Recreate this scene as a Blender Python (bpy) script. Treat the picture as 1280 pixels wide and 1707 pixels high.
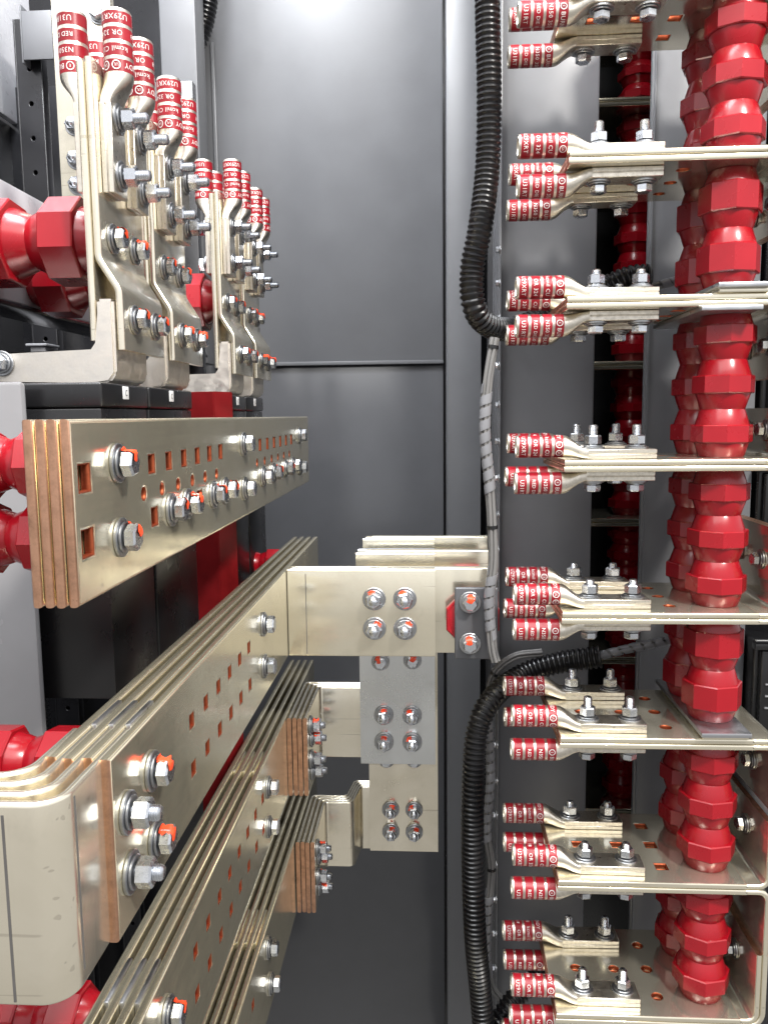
import bpy, bmesh, math, random
from mathutils import Matrix, Vector
random.seed(7)
R = math.radians
scene = bpy.context.scene
for o in list(bpy.data.objects):
    bpy.data.objects.remove(o)

# ------------------------------------------------------------------ camera
# world axes: X to the right, Y into the cabinet, Z up; metres; the phone lens is the origin
cam = bpy.data.cameras.new('camera')
cam.sensor_fit = 'VERTICAL'
cam.sensor_height = 24.0
cam.sensor_width = 18.0
cam.lens = 24.0 * 1340.0 / 1707.0
cam.clip_start = 0.01
cam.clip_end = 60
camo = bpy.data.objects.new('camera', cam)
scene.collection.objects.link(camo)
rx, dn, fw = Vector((.99827, .05769, -.0111)), Vector((-.00414, -.11946, -.99283)), Vector((-.05861, .99116, -.11901))
up = -dn
camo.matrix_world = Matrix(((rx.x, up.x, -fw.x, 0), (rx.y, up.y, -fw.y, 0), (rx.z, up.z, -fw.z, 0), (0, 0, 0, 1)))
scene.camera = camo

# ------------------------------------------------------------------ world: lit hall above, dim floor below
world = bpy.data.worlds.new('World')
scene.world = world
world.use_nodes = True
wn = world.node_tree
wn.nodes.clear()
w_out = wn.nodes.new('ShaderNodeOutputWorld')
w_bg = wn.nodes.new('ShaderNodeBackground')
w_tc = wn.nodes.new('ShaderNodeTexCoord')
w_sep = wn.nodes.new('ShaderNodeSeparateXYZ')
w_ramp = wn.nodes.new('ShaderNodeValToRGB')
w_map = wn.nodes.new('ShaderNodeMapRange')
w_map.inputs['From Min'].default_value = -1
w_map.inputs['From Max'].default_value = 1
w_ramp.color_ramp.elements[0].position = 0.38
w_ramp.color_ramp.elements[0].color = (.40, .39, .375, 1)
w_ramp.color_ramp.elements[1].position = 0.57
w_ramp.color_ramp.elements[1].color = (.95, .96, 1.0, 1)
wn.links.new(w_tc.outputs['Generated'], w_sep.inputs[0])
wn.links.new(w_sep.outputs['Z'], w_map.inputs['Value'])
wn.links.new(w_map.outputs[0], w_ramp.inputs[0])
wn.links.new(w_ramp.outputs[0], w_bg.inputs['Color'])
w_bg.inputs['Strength'].default_value = 1.0
wn.links.new(w_bg.outputs[0], w_out.inputs[0])

# ------------------------------------------------------------------ lamps of the hall, and one added fill lamp
def area(name, loc, target, sx, sy, power, col):
    l = bpy.data.lights.new(name, 'AREA')
    l.shape = 'RECTANGLE'
    l.size = sx
    l.size_y = sy
    l.energy = power
    l.color = col
    o = bpy.data.objects.new(name, l)
    scene.collection.objects.link(o)
    o.location = loc
    o.rotation_euler = (Vector(target) - Vector(loc)).to_track_quat('-Z', 'Y').to_euler()
    return o
area('hall_lamp_key', (1.05, -.55, 1.55), (-.15, .8, -.2), .18, .28, 66, (1, .965, .91))
area('hall_lamp_front', (-.25, -1.05, 1.95), (0, .9, -.1), 2.6, 1.5, 46, (1, .98, .95))
area('hall_lamp_top', (-.05, .35, 1.55), (-.3, 1.0, .2), .9, .35, 19, (.96, .98, 1))

area('fill_lamp_side', (-.40, .70, 1.55), (-.74, 1.20, .70), .4, .3, 32, (.93, .96, 1))  # added fill, not a known lamp: brightens the pale upper side wall

scene.view_settings.view_transform = 'Standard'
scene.view_settings.look = 'None'
scene.view_settings.exposure = 0.15
scene.view_settings.gamma = 1.0
scene.render.engine = 'CYCLES'
scene.cycles.use_denoising = True
scene.cycles.max_bounces = 8
scene.cycles.glossy_bounces = 6
scene.cycles.sample_clamp_indirect = 6.0
scene.cycles.caustics_reflective = False
scene.cycles.caustics_refractive = False

# ------------------------------------------------------------------ materials
def mat(name, col, metal=0.0, rough=.4, coat=0.0):
    m = bpy.data.materials.new(name)
    m.use_nodes = True
    b = m.node_tree.nodes['Principled BSDF']
    b.inputs['Base Color'].default_value = (*col, 1)
    b.inputs['Metallic'].default_value = metal
    b.inputs['Roughness'].default_value = rough
    b.inputs['Coat Weight'].default_value = coat
    b.inputs['Coat Roughness'].default_value = .08
    m.diffuse_color = (*col, 1)
    return m, m.node_tree, b

def coords(nt, scale, rnd=True):
    tc = nt.nodes.new('ShaderNodeTexCoord')
    mp = nt.nodes.new('ShaderNodeMapping')
    mp.inputs['Scale'].default_value = scale
    nt.links.new(tc.outputs['Object'], mp.inputs['Vector'])
    if rnd:
        oi = nt.nodes.new('ShaderNodeObjectInfo')
        mu = nt.nodes.new('ShaderNodeMath')
        mu.operation = 'MULTIPLY'
        mu.inputs[1].default_value = 37.0
        nt.links.new(oi.outputs['Random'], mu.inputs[0])
        cb = nt.nodes.new('ShaderNodeCombineXYZ')
        for i in range(3):
            nt.links.new(mu.outputs[0], cb.inputs[i])
        nt.links.new(cb.outputs[0], mp.inputs['Location'])
    return mp.outputs[0]

def noise(nt, vec, scale, detail=4, rough=.55, dist=0.0):
    n = nt.nodes.new('ShaderNodeTexNoise')
    n.inputs['Scale'].default_value = scale
    n.inputs['Detail'].default_value = detail
    n.inputs['Roughness'].default_value = rough
    n.inputs['Distortion'].default_value = dist
    nt.links.new(vec, n.inputs['Vector'])
    return n.outputs['Fac']

def ramp(nt, fac, *stops):
    r = nt.nodes.new('ShaderNodeValToRGB')
    els = r.color_ramp.elements
    while len(els) < len(stops):
        els.new(.5)
    for e, (p, c) in zip(els, stops):
        e.position = p
        e.color = (c, c, c, 1) if not isinstance(c, tuple) else (*c, 1)
    nt.links.new(fac, r.inputs[0])
    return r.outputs[0]

def mixc(nt, fac, a, b, mode='MIX'):
    m = nt.nodes.new('ShaderNodeMix')
    m.data_type = 'RGBA'
    m.blend_type = mode
    for sock, v in ((m.inputs[0], fac), (m.inputs[6], a), (m.inputs[7], b)):
        if isinstance(v, (int, float)):
            sock.default_value = v
        elif isinstance(v, tuple):
            sock.default_value = (*v, 1)
        else:
            nt.links.new(v, sock)
    return m.outputs[2]

def bump(nt, b, h, strength, dist=.001):
    bp = nt.nodes.new('ShaderNodeBump')
    bp.inputs['Strength'].default_value = strength
    bp.inputs['Distance'].default_value = dist
    nt.links.new(h, bp.inputs['Height'])
    nt.links.new(bp.outputs[0], b.inputs['Normal'])

def silver(name, axis, c1=(.89, .83, .67), c2=(.79, .73, .58), r0=.09, r1=.24):
    """tin-silver plated copper bar, drawn and rubbed along `axis`"""
    m, nt, b = mat(name, c1, .88, .2)
    s = [230.0, 230.0, 230.0]
    s['xyz'.index(axis)] = 5.0
    brush = noise(nt, coords(nt, tuple(s)), 1.0, 3, .6)
    v = coords(nt, (1, 1, 1))
    big = noise(nt, v, 11, 5, .6, .6)
    col = mixc(nt, ramp(nt, big, (.36, 0.0), (.66, 1.0)), c1, c2)
    s2 = [70.0, 70.0, 70.0]
    s2['xyz'.index(axis)] = 9.0
    smear = noise(nt, coords(nt, tuple(s2)), 1.0, 6, .7, 1.2)
    col = mixc(nt, ramp(nt, smear, (.58, 0.0), (.88, .24 if axis == 'x' else .10)), col, (.45, .41, .33))
    grime = noise(nt, v, 30, 8, .62, .2)
    col = mixc(nt, ramp(nt, grime, (.60, 0.0), (.80, .18)), col, (.40, .36, .28))
    for rot, sc in (((.5, .9, .3), (3, 160, 160)), ((1.1, .2, .8), (5, 210, 210))):   # stray handling scratches
        tc = nt.nodes.new('ShaderNodeTexCoord')
        mp = nt.nodes.new('ShaderNodeMapping')
        mp.inputs['Rotation'].default_value = rot
        mp.inputs['Scale'].default_value = sc
        nt.links.new(tc.outputs['Object'], mp.inputs['Vector'])
        line = noise(nt, mp.outputs[0], 1.0, 1, .4)
        col = mixc(nt, ramp(nt, line, (.735, 0.0), (.755, .35)), col, (.38, .34, .27))
    nt.links.new(col, b.inputs['Base Color'])
    mx = nt.nodes.new('ShaderNodeMath')
    mx.operation = 'MULTIPLY_ADD'
    mx.inputs[1].default_value = .22
    nt.links.new(brush, mx.inputs[0])
    m2 = nt.nodes.new('ShaderNodeMath')
    m2.operation = 'MULTIPLY'
    m2.inputs[1].default_value = .78
    nt.links.new(big, m2.inputs[0])
    nt.links.new(m2.outputs[0], mx.inputs[2])
    rr = nt.nodes.new('ShaderNodeMapRange')
    rr.inputs['From Min'].default_value = .35
    rr.inputs['From Max'].default_value = .68
    rr.inputs['To Min'].default_value = r0
    rr.inputs['To Max'].default_value = r1
    nt.links.new(mx.outputs[0], rr.inputs['Value'])
    nt.links.new(rr.outputs[0], b.inputs['Roughness'])
    if axis == 'x':
        bump(nt, b, brush, .015, .0003)
    return m

def metal(name, col, rough, nscale=160, amount=.35, bstr=.08):
    m, nt, b = mat(name, col, 1.0, rough)
    n = noise(nt, coords(nt, (1, 1, 1)), nscale, 5, .65)
    dark = tuple(c * (1 - amount) for c in col)
    nt.links.new(mixc(nt, ramp(nt, n, (.4, 0.0), (.7, 1.0)), col, dark), b.inputs['Base Color'])
    nt.links.new(ramp(nt, n, (.3, rough * .75), (.75, min(1, rough * 1.5))), b.inputs['Roughness'])
    bump(nt, b, n, bstr, .0006)
    return m

def paint(name, col, rough, peel=900, bstr=.03, var=.12, coat=0.0):
    m, nt, b = mat(name, col, 0.0, rough, coat)
    v = coords(nt, (1, 1, 1))
    n = noise(nt, v, 14, 5, .6)
    dark = tuple(c * (1 - var) for c in col)
    lite = tuple(min(1, c * (1 + var)) for c in col)
    nt.links.new(mixc(nt, ramp(nt, n, (.3, 0.0), (.7, 1.0)), dark, lite), b.inputs['Base Color'])
    nt.links.new(ramp(nt, n, (.3, rough * .85), (.75, rough * 1.2)), b.inputs['Roughness'])
    bump(nt, b, noise(nt, v, peel, 2, .5), bstr, .0004)
    return m

M = {}
M['silver_x'] = silver('plated_bar_x', 'x')
M['silver_y'] = silver('plated_bar_y', 'y', (.95, .87, .65), (.86, .785, .58), .11, .28)
M['silver_cool'] = silver('plated_bar_cool', 'z', (.72, .735, .73), (.63, .64, .63), .16, .32)
M['silver_z'] = silver('plated_bar_z', 'z', (.88, .82, .68), (.78, .72, .58), .12, .30)
M['copper'] = metal('cut_copper_end', (.68, .385, .25), .34, 90, .45)
M['hole_copper'] = metal('bare_copper_hole', (.40, .10, .045), .5, 200, .4)
M['lug'] = metal('tinned_lug', (.74, .69, .60), .33, 240, .25, .2)
M['zinc'] = metal('zinc_bolt', (.68, .705, .745), .25, 300, .3)
M['washer'] = metal('zinc_washer', (.40, .41, .425), .34, 260, .3)
M['cast'] = metal('cast_terminal', (.80, .755, .69), .42, 120, .15, .2)
M['alu'] = metal('grey_shim', (.52, .53, .55), .34, 60, .15)
M['red'] = paint('red_epoxy', (.31, .004, .011), .27, 1500, .02, .10, .12)
M['red_post'] = paint('red_glass_polyester', (.20, .007, .009), .42, 200, .10, .35)
M['band'] = paint('lug_band_red', (.27, .006, .014), .34, 1200, .02, .22)
M['ink'] = paint('lettering_white', (.80, .74, .70), .5, 900, .01, .05)
M['orange'] = paint('torque_paint_orange', (.95, .075, .02), .45, 500, .1, .15)
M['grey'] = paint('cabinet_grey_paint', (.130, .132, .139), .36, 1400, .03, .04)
M['grey_mid'] = paint('left_panel_grey_paint', (.22, .218, .225), .26, 1400, .03, .05)
M['grey_dark'] = paint('dark_grey_and_floor_reflection', (.088, .089, .095), .20, 1400, .025, .04)  # dark grey parts, plus the lower rear panel's floor reflection as colour
M['grey_lite'] = paint('rail_light_grey_paint', (.42, .42, .44), .30, 1000, .03, .06)
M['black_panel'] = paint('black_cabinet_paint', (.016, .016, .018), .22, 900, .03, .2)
M['black'] = paint('black_moulded_plastic', (.010, .010, .011), .28, 700, .05, .2)
M['conduit'] = paint('black_conduit_plastic', (.005, .005, .006), .30, 900, .03, .2)
M['cable'] = paint('grey_cable', (.16, .155, .15), .45, 700, .03, .1)
M['wrap'] = paint('spiral_wrap_plastic', (.20, .20, .21), .30, 700, .04, .12)
M['white'] = paint('white_side_panel', (.84, .85, .90), .28, 700, .02, .03)
M['pencil'] = paint('pencil_grey', (.10, .095, .09), .5, 700, .02, .3)
M['label'] = paint('white_sticker', (.78, .78, .77), .5, 700, .02, .03)

# ------------------------------------------------------------------ object helpers
W = {}
I4 = Matrix.Identity(4)
def put(name, data, parent=None, w=None):
    o = bpy.data.objects.new(name, data)
    scene.collection.objects.link(o)
    w = w if w is not None else I4
    W[o] = w
    if parent is not None:
        o.parent = parent
        o.matrix_local = W[parent].inverted() @ w
    else:
        o.matrix_local = w
    return o
def tag(o, label, cat=None, group=None, kind=None):
    o['label'] = label
    if cat: o['category'] = cat
    if group: o['group'] = group
    if kind: o['kind'] = kind
    return o
def thing(name, label, cat, loc, group=None, kind=None):
    return tag(put(name, None, None, Matrix.Translation(loc)), label, cat, group, kind)

def new_mesh(name, bm, mats, smooth=None):
    me = bpy.data.meshes.new(name)
    bmesh.ops.recalc_face_normals(bm, faces=bm.faces)
    bm.to_mesh(me)
    bm.free()
    for m in (mats if isinstance(mats, (list, tuple)) else [mats]):
        me.materials.append(M[m])
    if smooth:
        for p in me.polygons:
            p.use_smooth = True
        me.set_sharp_from_angle(angle=R(smooth))
    return me

def add_box(bm, x0, x1, y0, y1, z0, z1, bev=0.0, seg=2):
    v = [bm.verts.new((x, y, z)) for x in (x0, x1) for y in (y0, y1) for z in (z0, z1)]
    fs = [bm.faces.new([v[i] for i in q]) for q in ((0, 1, 3, 2), (4, 6, 7, 5), (0, 4, 5, 1), (2, 3, 7, 6), (0, 2, 6, 4), (1, 5, 7, 3))]
    if bev:
        es = list({e for f in fs for e in f.edges})
        bmesh.ops.bevel(bm, geom=es, offset=bev, segments=seg, affect='EDGES', profile=.5)

def box_mesh(name, m, *a, bev=.0015, seg=2):
    bm = bmesh.new()
    add_box(bm, *a, bev=bev, seg=seg)
    return new_mesh(name, bm, m, 40)

def lathe(bm, prof, n=24, m=0, cap0=False, cap1=False, angoff=0.0, mx=None):
    rings = []
    for (r, z) in prof:
        ring = []
        for i in range(n):
            a = 2 * math.pi * i / n + angoff
            p = Vector((r * math.cos(a), r * math.sin(a), z))
            ring.append(bm.verts.new(mx @ p if mx else p))
        rings.append(ring)
    for a, b in zip(rings, rings[1:]):
        for i in range(n):
            f = bm.faces.new((a[i], a[(i + 1) % n], b[(i + 1) % n], b[i]))
            f.material_index = m
    if cap0:
        bm.faces.new(rings[0]).material_index = m
    if cap1:
        bm.faces.new(rings[-1]).material_index = m

def fillet_path(pts, r, seg=6):
    out = [Vector(pts[0])]
    for i in range(1, len(pts) - 1):
        p0, p, p1 = Vector(pts[i - 1]), Vector(pts[i]), Vector(pts[i + 1])
        rad = r[i - 1] if isinstance(r, (list, tuple)) else r
        d0, d1 = (p0 - p).normalized(), (p1 - p).normalized()
        ang = d0.angle(d1)
        tl = rad / math.tan(ang / 2)
        a, b = p + d0 * tl, p + d1 * tl
        bis = (d0 + d1).normalized()
        c = p + bis * (rad / math.sin(ang / 2))
        va, vb = a - c, b - c
        tot = va.angle(vb)
        sgn = 1 if va.x * vb.y - va.y * vb.x > 0 else -1
        for k in range(seg + 1):
            t = sgn * tot * k / seg
            out.append(c + Vector((va.x * math.cos(t) - va.y * math.sin(t), va.x * math.sin(t) + va.y * math.cos(t))))
    out.append(Vector(pts[-1]))
    return out

def add_strip(bm, path, t, w0, w1, plane, rr=None, endm=(1, 1), rseg=3):
    """flat bar of thickness t swept along a 2-D centre line; plane says where (a, b, w) go"""
    rr = t * .42 if rr is None else rr
    h = t / 2
    cs = []
    for cx, cw, a0 in ((h - rr, w1 - rr, 0), (-h + rr, w1 - rr, 90), (-h + rr, w0 + rr, 180), (h - rr, w0 + rr, 270)):
        for k in range(rseg + 1):
            a = R(a0 + 90 * k / rseg)
            cs.append((cx + rr * math.cos(a), cw + rr * math.sin(a)))
    def P(a, b, w):
        return {'xy': (a, b, w), 'xz': (a, w, b), 'yz': (w, a, b)}[plane]
    rings = []
    n = len(path)
    for i, p in enumerate(path):
        if i == 0: tg = path[1] - p; sc = 1
        elif i == n - 1: tg = p - path[-2]; sc = 1
        else:
            t0, t1 = (p - path[i - 1]).normalized(), (path[i + 1] - p).normalized()
            tg = t0 + t1
            sc = 1 / max(.3, tg.length / 2)
        tg = tg.normalized()
        nn = Vector((-tg.y, tg.x)) * sc
        rings.append([bm.verts.new(P(p.x + nn.x * o, p.y + nn.y * o, w)) for o, w in cs])
    k = len(cs)
    for a, b in zip(rings, rings[1:]):
        for i in range(k):
            bm.faces.new((a[i], a[(i + 1) % k], b[(i + 1) % k], b[i]))
    bm.faces.new(rings[0]).material_index = endm[0]
    bm.faces.new(rings[-1]).material_index = endm[1]

def strip_mesh(name, path, t, w0, w1, plane, mats=('silver_y', 'copper'), rr=None, endm=(1, 1)):
    bm = bmesh.new()
    add_strip(bm, [Vector(p) for p in path], t, w0, w1, plane, rr, endm)
    return new_mesh(name, bm, list(mats), 35)

def holed_mesh(name, a0, a1, b0, b1, t, holes, plane, pos, mats=('silver_y', 'copper', 'hole_copper'), ends=(1, 0), bev=None):
    """flat plate a0..a1 x b0..b1 with punched holes ('s'|'r', a, b, size); pos = low face on the thickness axis"""
    bev = t * .30 if bev is None else bev
    cu = bpy.data.curves.new('tmp', 'CURVE')
    cu.dimensions = '2D'
    cu.fill_mode = 'BOTH'
    cu.extrude = t / 2 - bev
    cu.bevel_depth = bev
    cu.bevel_resolution = 2
    cu.offset = -bev
    def poly(pts):
        s = cu.splines.new('POLY')
        s.points.add(len(pts) - 1)
        for q, (x, y) in zip(s.points, pts):
            q.co = (x, y, 0, 1)
        s.use_cyclic_u = True
    poly([(a0, b0), (a1, b0), (a1, b1), (a0, b1)])
    for kind, a, b, s in holes:
        s = s + bev * 1.2
        if kind == 's':
            hx, hy = s * .5, s * .5
            poly([(a - hx, b - hy), (a - hx, b + hy), (a + hx, b + hy), (a + hx, b - hy)])
        else:
            poly([(a + s / 2 * math.cos(-2 * math.pi * k / 16), b + s / 2 * math.sin(-2 * math.pi * k / 16)) for k in range(16)])
    o = bpy.data.objects.new('tmp', cu)
    scene.collection.objects.link(o)
    dg = bpy.context.evaluated_depsgraph_get()
    src = o.evaluated_get(dg).to_mesh()
    bm = bmesh.new()
    bm.from_mesh(src)
    bpy.data.objects.remove(o)
    bpy.data.curves.remove(cu)
    for f in bm.faces:
        c, nrm = f.calc_center_median(), f.normal
        f.material_index = 0
        if abs(nrm.z) < .8:
            if abs(c.x - a0) < .004 and abs(nrm.x) > .5: f.material_index = 1 if ends[0] else 0
            elif abs(c.x - a1) < .004 and abs(nrm.x) > .5: f.material_index = 1 if ends[1] else 0
            elif abs(c.y - b0) > .004 and abs(c.y - b1) > .004: f.material_index = 2
    for v in bm.verts:
        a, b, c = v.co.x, v.co.y, v.co.z + t / 2 + pos
        v.co = {'yz': (c, a, b), 'xy': (a, b, c), 'xz': (a, c, b)}[plane]
    return new_mesh(name, bm, list(mats), 40)

def frame(pos, normal, upv):
    n = Vector(normal).normalized()
    u = Vector(upv)
    u = (u - n * u.dot(n)).normalized()
    s = u.cross(n)
    return Matrix(((s.x, u.x, n.x, pos[0]), (s.y, u.y, n.y, pos[1]), (s.z, u.z, n.z, pos[2]), (0, 0, 0, 1)))

# ------------------------------------------------------------------ bolts (axis +Z, seat at z = 0)
def hexagon(bm, af, z0, z1, ch=.0012, rot=0.0, dome=.0):
    rc = af / math.sqrt(3)
    lathe(bm, [(af * .47, z0), (rc, z0 + .0004), (rc, z1 - ch), (af * .5 * .97, z1), (af * .28, z1 + dome)], 6, 0, True, True, rot)

def washer_mesh(r, t, cone=0.0):
    bm = bmesh.new()
    lathe(bm, [(r * .42, 0), (r - .0004, 0), (r, .0004), (r, t - .0004), (r - .0006, t), (r * .55, t + cone), (r * .42, t + cone)], 32, 0, True, True)
    return new_mesh('washer', bm, 'washer', 13)
def head_mesh():
    bm = bmesh.new()
    hexagon(bm, .0147, .0048, .0118)
    lathe(bm, [(.0048, -.002), (.0048, .006)], 16)
    return new_mesh('bolt_head', bm, 'zinc', 30)
def stud_mesh(length):
    bm = bmesh.new()
    prof = [(.0046, -.002), (.0046, .0138)]
    z = .0140
    while z < length - .0016:
        prof += [(.0047, z), (.0041, z + .0007)]
        z += .0014
    prof += [(.0045, length - .0014), (.0034, length)]
    lathe(bm, prof, 18, 0, False, True)
    return new_mesh('stud', bm, 'zinc', 60)
def nut_mesh():
    bm = bmesh.new()
    hexagon(bm, .0149, .0050, .0142)
    return new_mesh('nut', bm, 'zinc', 30)
def mark_mesh(seed, z1, af=.0147):
    rnd = random.Random(seed)
    bm = bmesh.new()
    e = .0006
    path = [(.0098, .0042 + e), (af * .5 + e, .0050), (af * .5 + e, z1 - .001), (af * .42, z1 + e), (.001, z1 + e)]
    prev = None
    rings = []
    dense = []
    for (a, b) in zip(path, path[1:]):
        for k in range(3):
            dense.append((a[0] + (b[0] - a[0]) * k / 3, a[1] + (b[1] - a[1]) * k / 3))
    dense.append(path[-1])
    for i, (y, z) in enumerate(dense):
        wl, wr = .0030 + rnd.uniform(-.0014, .0018), .0030 + rnd.uniform(-.0014, .0018)
        if i in (0, len(dense) - 1): wl *= .4; wr *= .4
        sh = rnd.uniform(-.0006, .0006)
        rings.append([bm.verts.new((-wl + sh, y, z)), bm.verts.new((sh, y + .0003, z + .0004)), bm.verts.new((wr + sh, y, z)), bm.verts.new((sh, y - .0004, z - .0005))])
    for a, b in zip(rings, rings[1:]):
        for i in range(4):
            bm.faces.new((a[i], a[(i + 1) % 4], b[(i + 1) % 4], b[i]))
    bm.faces.new(rings[0]); bm.faces.new(rings[-1])
    return new_mesh('paint_mark', bm, 'orange', 60)

WASH = washer_mesh(.0121, .0022)
WASH_S = washer_mesh(.0096, .0016, .0005)
for v in WASH_S.vertices: v.co.z += .0022
WASH_S.name = 'cone_washer'
HEAD, STUD, STUD_S, NUT = head_mesh(), stud_mesh(.0250), stud_mesh(.0195), nut_mesh()
MARKS = [mark_mesh(i, .0118) for i in range(6)]
def bolt(parent, pos, normal, kind='head', mark=False, upv=(0, 0, 1), spin=None, s=1.0, short=False):
    spin = random.uniform(0, 60) if spin is None else spin
    w = frame(pos, normal, upv) @ Matrix.Scale(s, 4)
    ws = w @ Matrix.Rotation(R(spin), 4, 'Z')
    if kind == 'head':
        b = put('bolt', HEAD, parent, ws)
    else:
        b = put('bolt', STUD_S if short else STUD, parent, ws)
        put('nut', NUT, b, ws)
    put('washer', WASH, b, w)
    put('spring_washer', WASH_S, b, w)
    if mark:
        put('paint_mark', random.choice(MARKS), b, w @ Matrix.Rotation(R(random.uniform(-35, 35)), 4, 'Z'))
    return b

# ------------------------------------------------------------------ cable lug (axis +X from the open end, pad face at z = 0)
LR, LZ, LB = .0115, .0127, .0490
def lug_mesh():
    bm = bmesh.new()
    n = 28
    def ring(f):
        return [bm.verts.new(f(2 * math.pi * i / n)) for i in range(n)]
    def circ(x, r, cz=LZ):
        return lambda a: (x, r * math.cos(a), cz + r * math.sin(a))
    def sup(x, hw, hh, cz, e):
        def f(a):
            c, s = math.cos(a), math.sin(a)
            return (x, hw * math.copysign(abs(c) ** e, c), cz + hh * math.copysign(abs(s) ** e, s))
        return f
    rs = [ring(circ(.030, .0080)), ring(circ(.0012, .0082)), ring(circ(0, .0088)), ring(circ(0, .0110)), ring(circ(.0010, LR)), ring(circ(LB, LR))]
    for k in range(1, 8):
        t = k / 7
        tt = t * t * (3 - 2 * t)
        hw = LR + (.0142 - LR) * tt
        hh = LR + (.0049 - LR) * tt
        cz = LZ + (.0049 - LZ) * tt
        rs.append(ring(sup(LB + .0235 * t, hw, hh, cz, 1 - .72 * tt)))
    for a, b in zip(rs, rs[1:]):
        for i in range(n):
            bm.faces.new((a[i], a[(i + 1) % n], b[(i + 1) % n], b[i]))
    bm.faces.new(rs[0]); bm.faces.new(rs[-1])
    x0, x1 = LB + .0225, .1410
    add_box(bm, x0, x1, -.0142, .0142, .00005, .0047, .0006, 1)      # the flattened tube: two walls and their seam
    add_box(bm, x0, x1, -.0142, .0142, .0051, .0098, .0006, 1)
    add_box(bm, x0, x1 - .001, -.0136, .0136, .0043, .0055)
    return new_mesh('cable_lug', bm, 'lug', 38)
LUG = lug_mesh()
BW, BG, B0 = .0094, .0026, .0024
def band_mesh(k):
    bm = bmesh.new()
    x = B0 + k * (BW + BG)
    mx = Matrix.Translation((0, 0, LZ)) @ Matrix.Rotation(R(90), 4, 'Y')
    e = .00012
    lathe(bm, [(LR - .0002, x), (LR + e, x + .0001), (LR + e, x + BW - .0001), (LR - .0002, x + BW)], 40, mx=mx)
    return new_mesh('band', bm, 'band', 40)
BANDS = [band_mesh(k) for k in range(4)]
def text_tris(body, size, spacing=1.0):
    cu = bpy.data.curves.new('tmp', 'FONT')
    cu.body = body
    cu.size = size
    cu.resolution_u = 2
    cu.space_character = spacing
    o = bpy.data.objects.new('tmp', cu)
    scene.collection.objects.link(o)
    me = o.evaluated_get(bpy.context.evaluated_depsgraph_get()).to_mesh()
    vs = [tuple(v.co) for v in me.vertices]
    fs = [tuple(p.vertices) for p in me.polygons]
    bpy.data.objects.remove(o)
    bpy.data.curves.remove(cu)
    return vs, fs
def ring_tris(cx, cy, r, wd, n=20):
    vs, fs = [], []
    for i in range(n):
        a = 2 * math.pi * i / n
        vs += [(cx + r * math.cos(a), cy + r * math.sin(a), 0), (cx + (r - wd) * math.cos(a), cy + (r - wd) * math.sin(a), 0)]
    for i in range(n):
        j = (i + 1) % n
        fs.append((2 * i, 2 * j, 2 * j + 1, 2 * i + 1))
    return vs, fs
def lettering_mesh(k, items):
    """items: (start angle in degrees, what, size); angle runs from the pad-side normal over the -Y side"""
    bm = bmesh.new()
    xm = B0 + k * (BW + BG)
    rad = LR + .00040
    for a0, what, size in items:
        if what[0] == '@':
            vs, fs = ring_tris(size * .5, size * .36, size * .56, size * .13)
            v2, f2 = text_tris(what[1:], size * .52)
            wdt = max(v[0] for v in v2)
            v2 = [(v[0] + size * .5 - wdt / 2, v[1] + size * .18, 0) for v in v2]
            f2 = [tuple(i + len(vs) for i in f) for f in f2]
            vs, fs = vs + v2, fs + f2
        else:
            vs, fs = text_tris(what, size, 1.08)
        bv = []
        for x, y, _ in vs:
            ph = R(a0) + x / rad
            xx = xm + (BW - size * .72) / 2 + y
            bv.append(bm.verts.new((xx, -rad * math.sin(ph), LZ + rad * math.cos(ph))))
        for f in fs:
            try: bm.faces.new([bv[i] for i in f])
            except ValueError: pass
    me = bpy.data.meshes.new('lettering')
    bm.to_mesh(me)
    bm.free()
    me.materials.append(M['ink'])
    return me
LETTERS = [
    lettering_mesh(0, [(-112, 'U31RT', .0060), (28, 'U29XRT', .0060)]),
    lettering_mesh(1, [(-114, 'RED DIE 18', .0050), (50, 'OR 324', .0056)]),
    lettering_mesh(2, [(-114, 'N350 350', .0056), (32, 'kcmil CU', .0056)]),
    lettering_mesh(3, [(-112, '@E', .0060), (-74, 'BURNDY', .0060), (64, '@UL', .0064), (108, '@SA', .0064)]),
]
def lug(w, label, group):
    o = tag(put('cable_lug', LUG, None, w), label, 'cable lug', group)
    for k in range(4):
        b = put('red_band', BANDS[k], o, w)
        put('lettering', LETTERS[k], b, w)
    return o

# ------------------------------------------------------------------ insulators (axis +Z from 0 to h)
def insulator_mesh(bands, bh, gap, end, rc, rn, ro):
    bm = bmesh.new()
    z = 0
    prof = [(rn * .55, 0), (rn * 1.02, 0), (rn * 1.06, .0012)]
    def oct_band(z0, z1):
        c = .0011
        lathe(bm, [(rc * .9, z0 + .0002), (ro - c, z0), (ro, z0 + c), (ro, z1 - c), (ro - c, z1), (rc * .9, z1 - .0002)], 8, 0, True, True, R(22.5))
    z = end
    prof.append((rc, z + .0005))
    for k in range(bands):
        oct_band(z, z + bh)
        z += bh
        prof.append((rc, z - .0005))
        if k < bands - 1:
            prof += [(rn + .0006, z + gap * .47), (rn, z + gap * .5), (rn + .0006, z + gap * .53), (rc, z + gap + .0005)]
            z += gap
    z += end
    prof += [(rn * 1.06, z - .0012), (rn * 1.02, z), (rn * .55, z)]
    lathe(bm, prof, 36, 0, True, True)
    bmesh.ops.remove_doubles(bm, verts=bm.verts, dist=1e-6)
    return new_mesh('standoff_insulator', bm, 'red', 30), z
INS3, H3 = insulator_mesh(3, .0180, .0310, .0145, .0270, .0216, .0308)
INS2, H2 = insulator_mesh(2, .0270, .0300, .0135, .0270, .0216, .0308)
INSL, HL = insulator_mesh(2, .0300, .0330, .0150, .0300, .0225, .0375)
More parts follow.
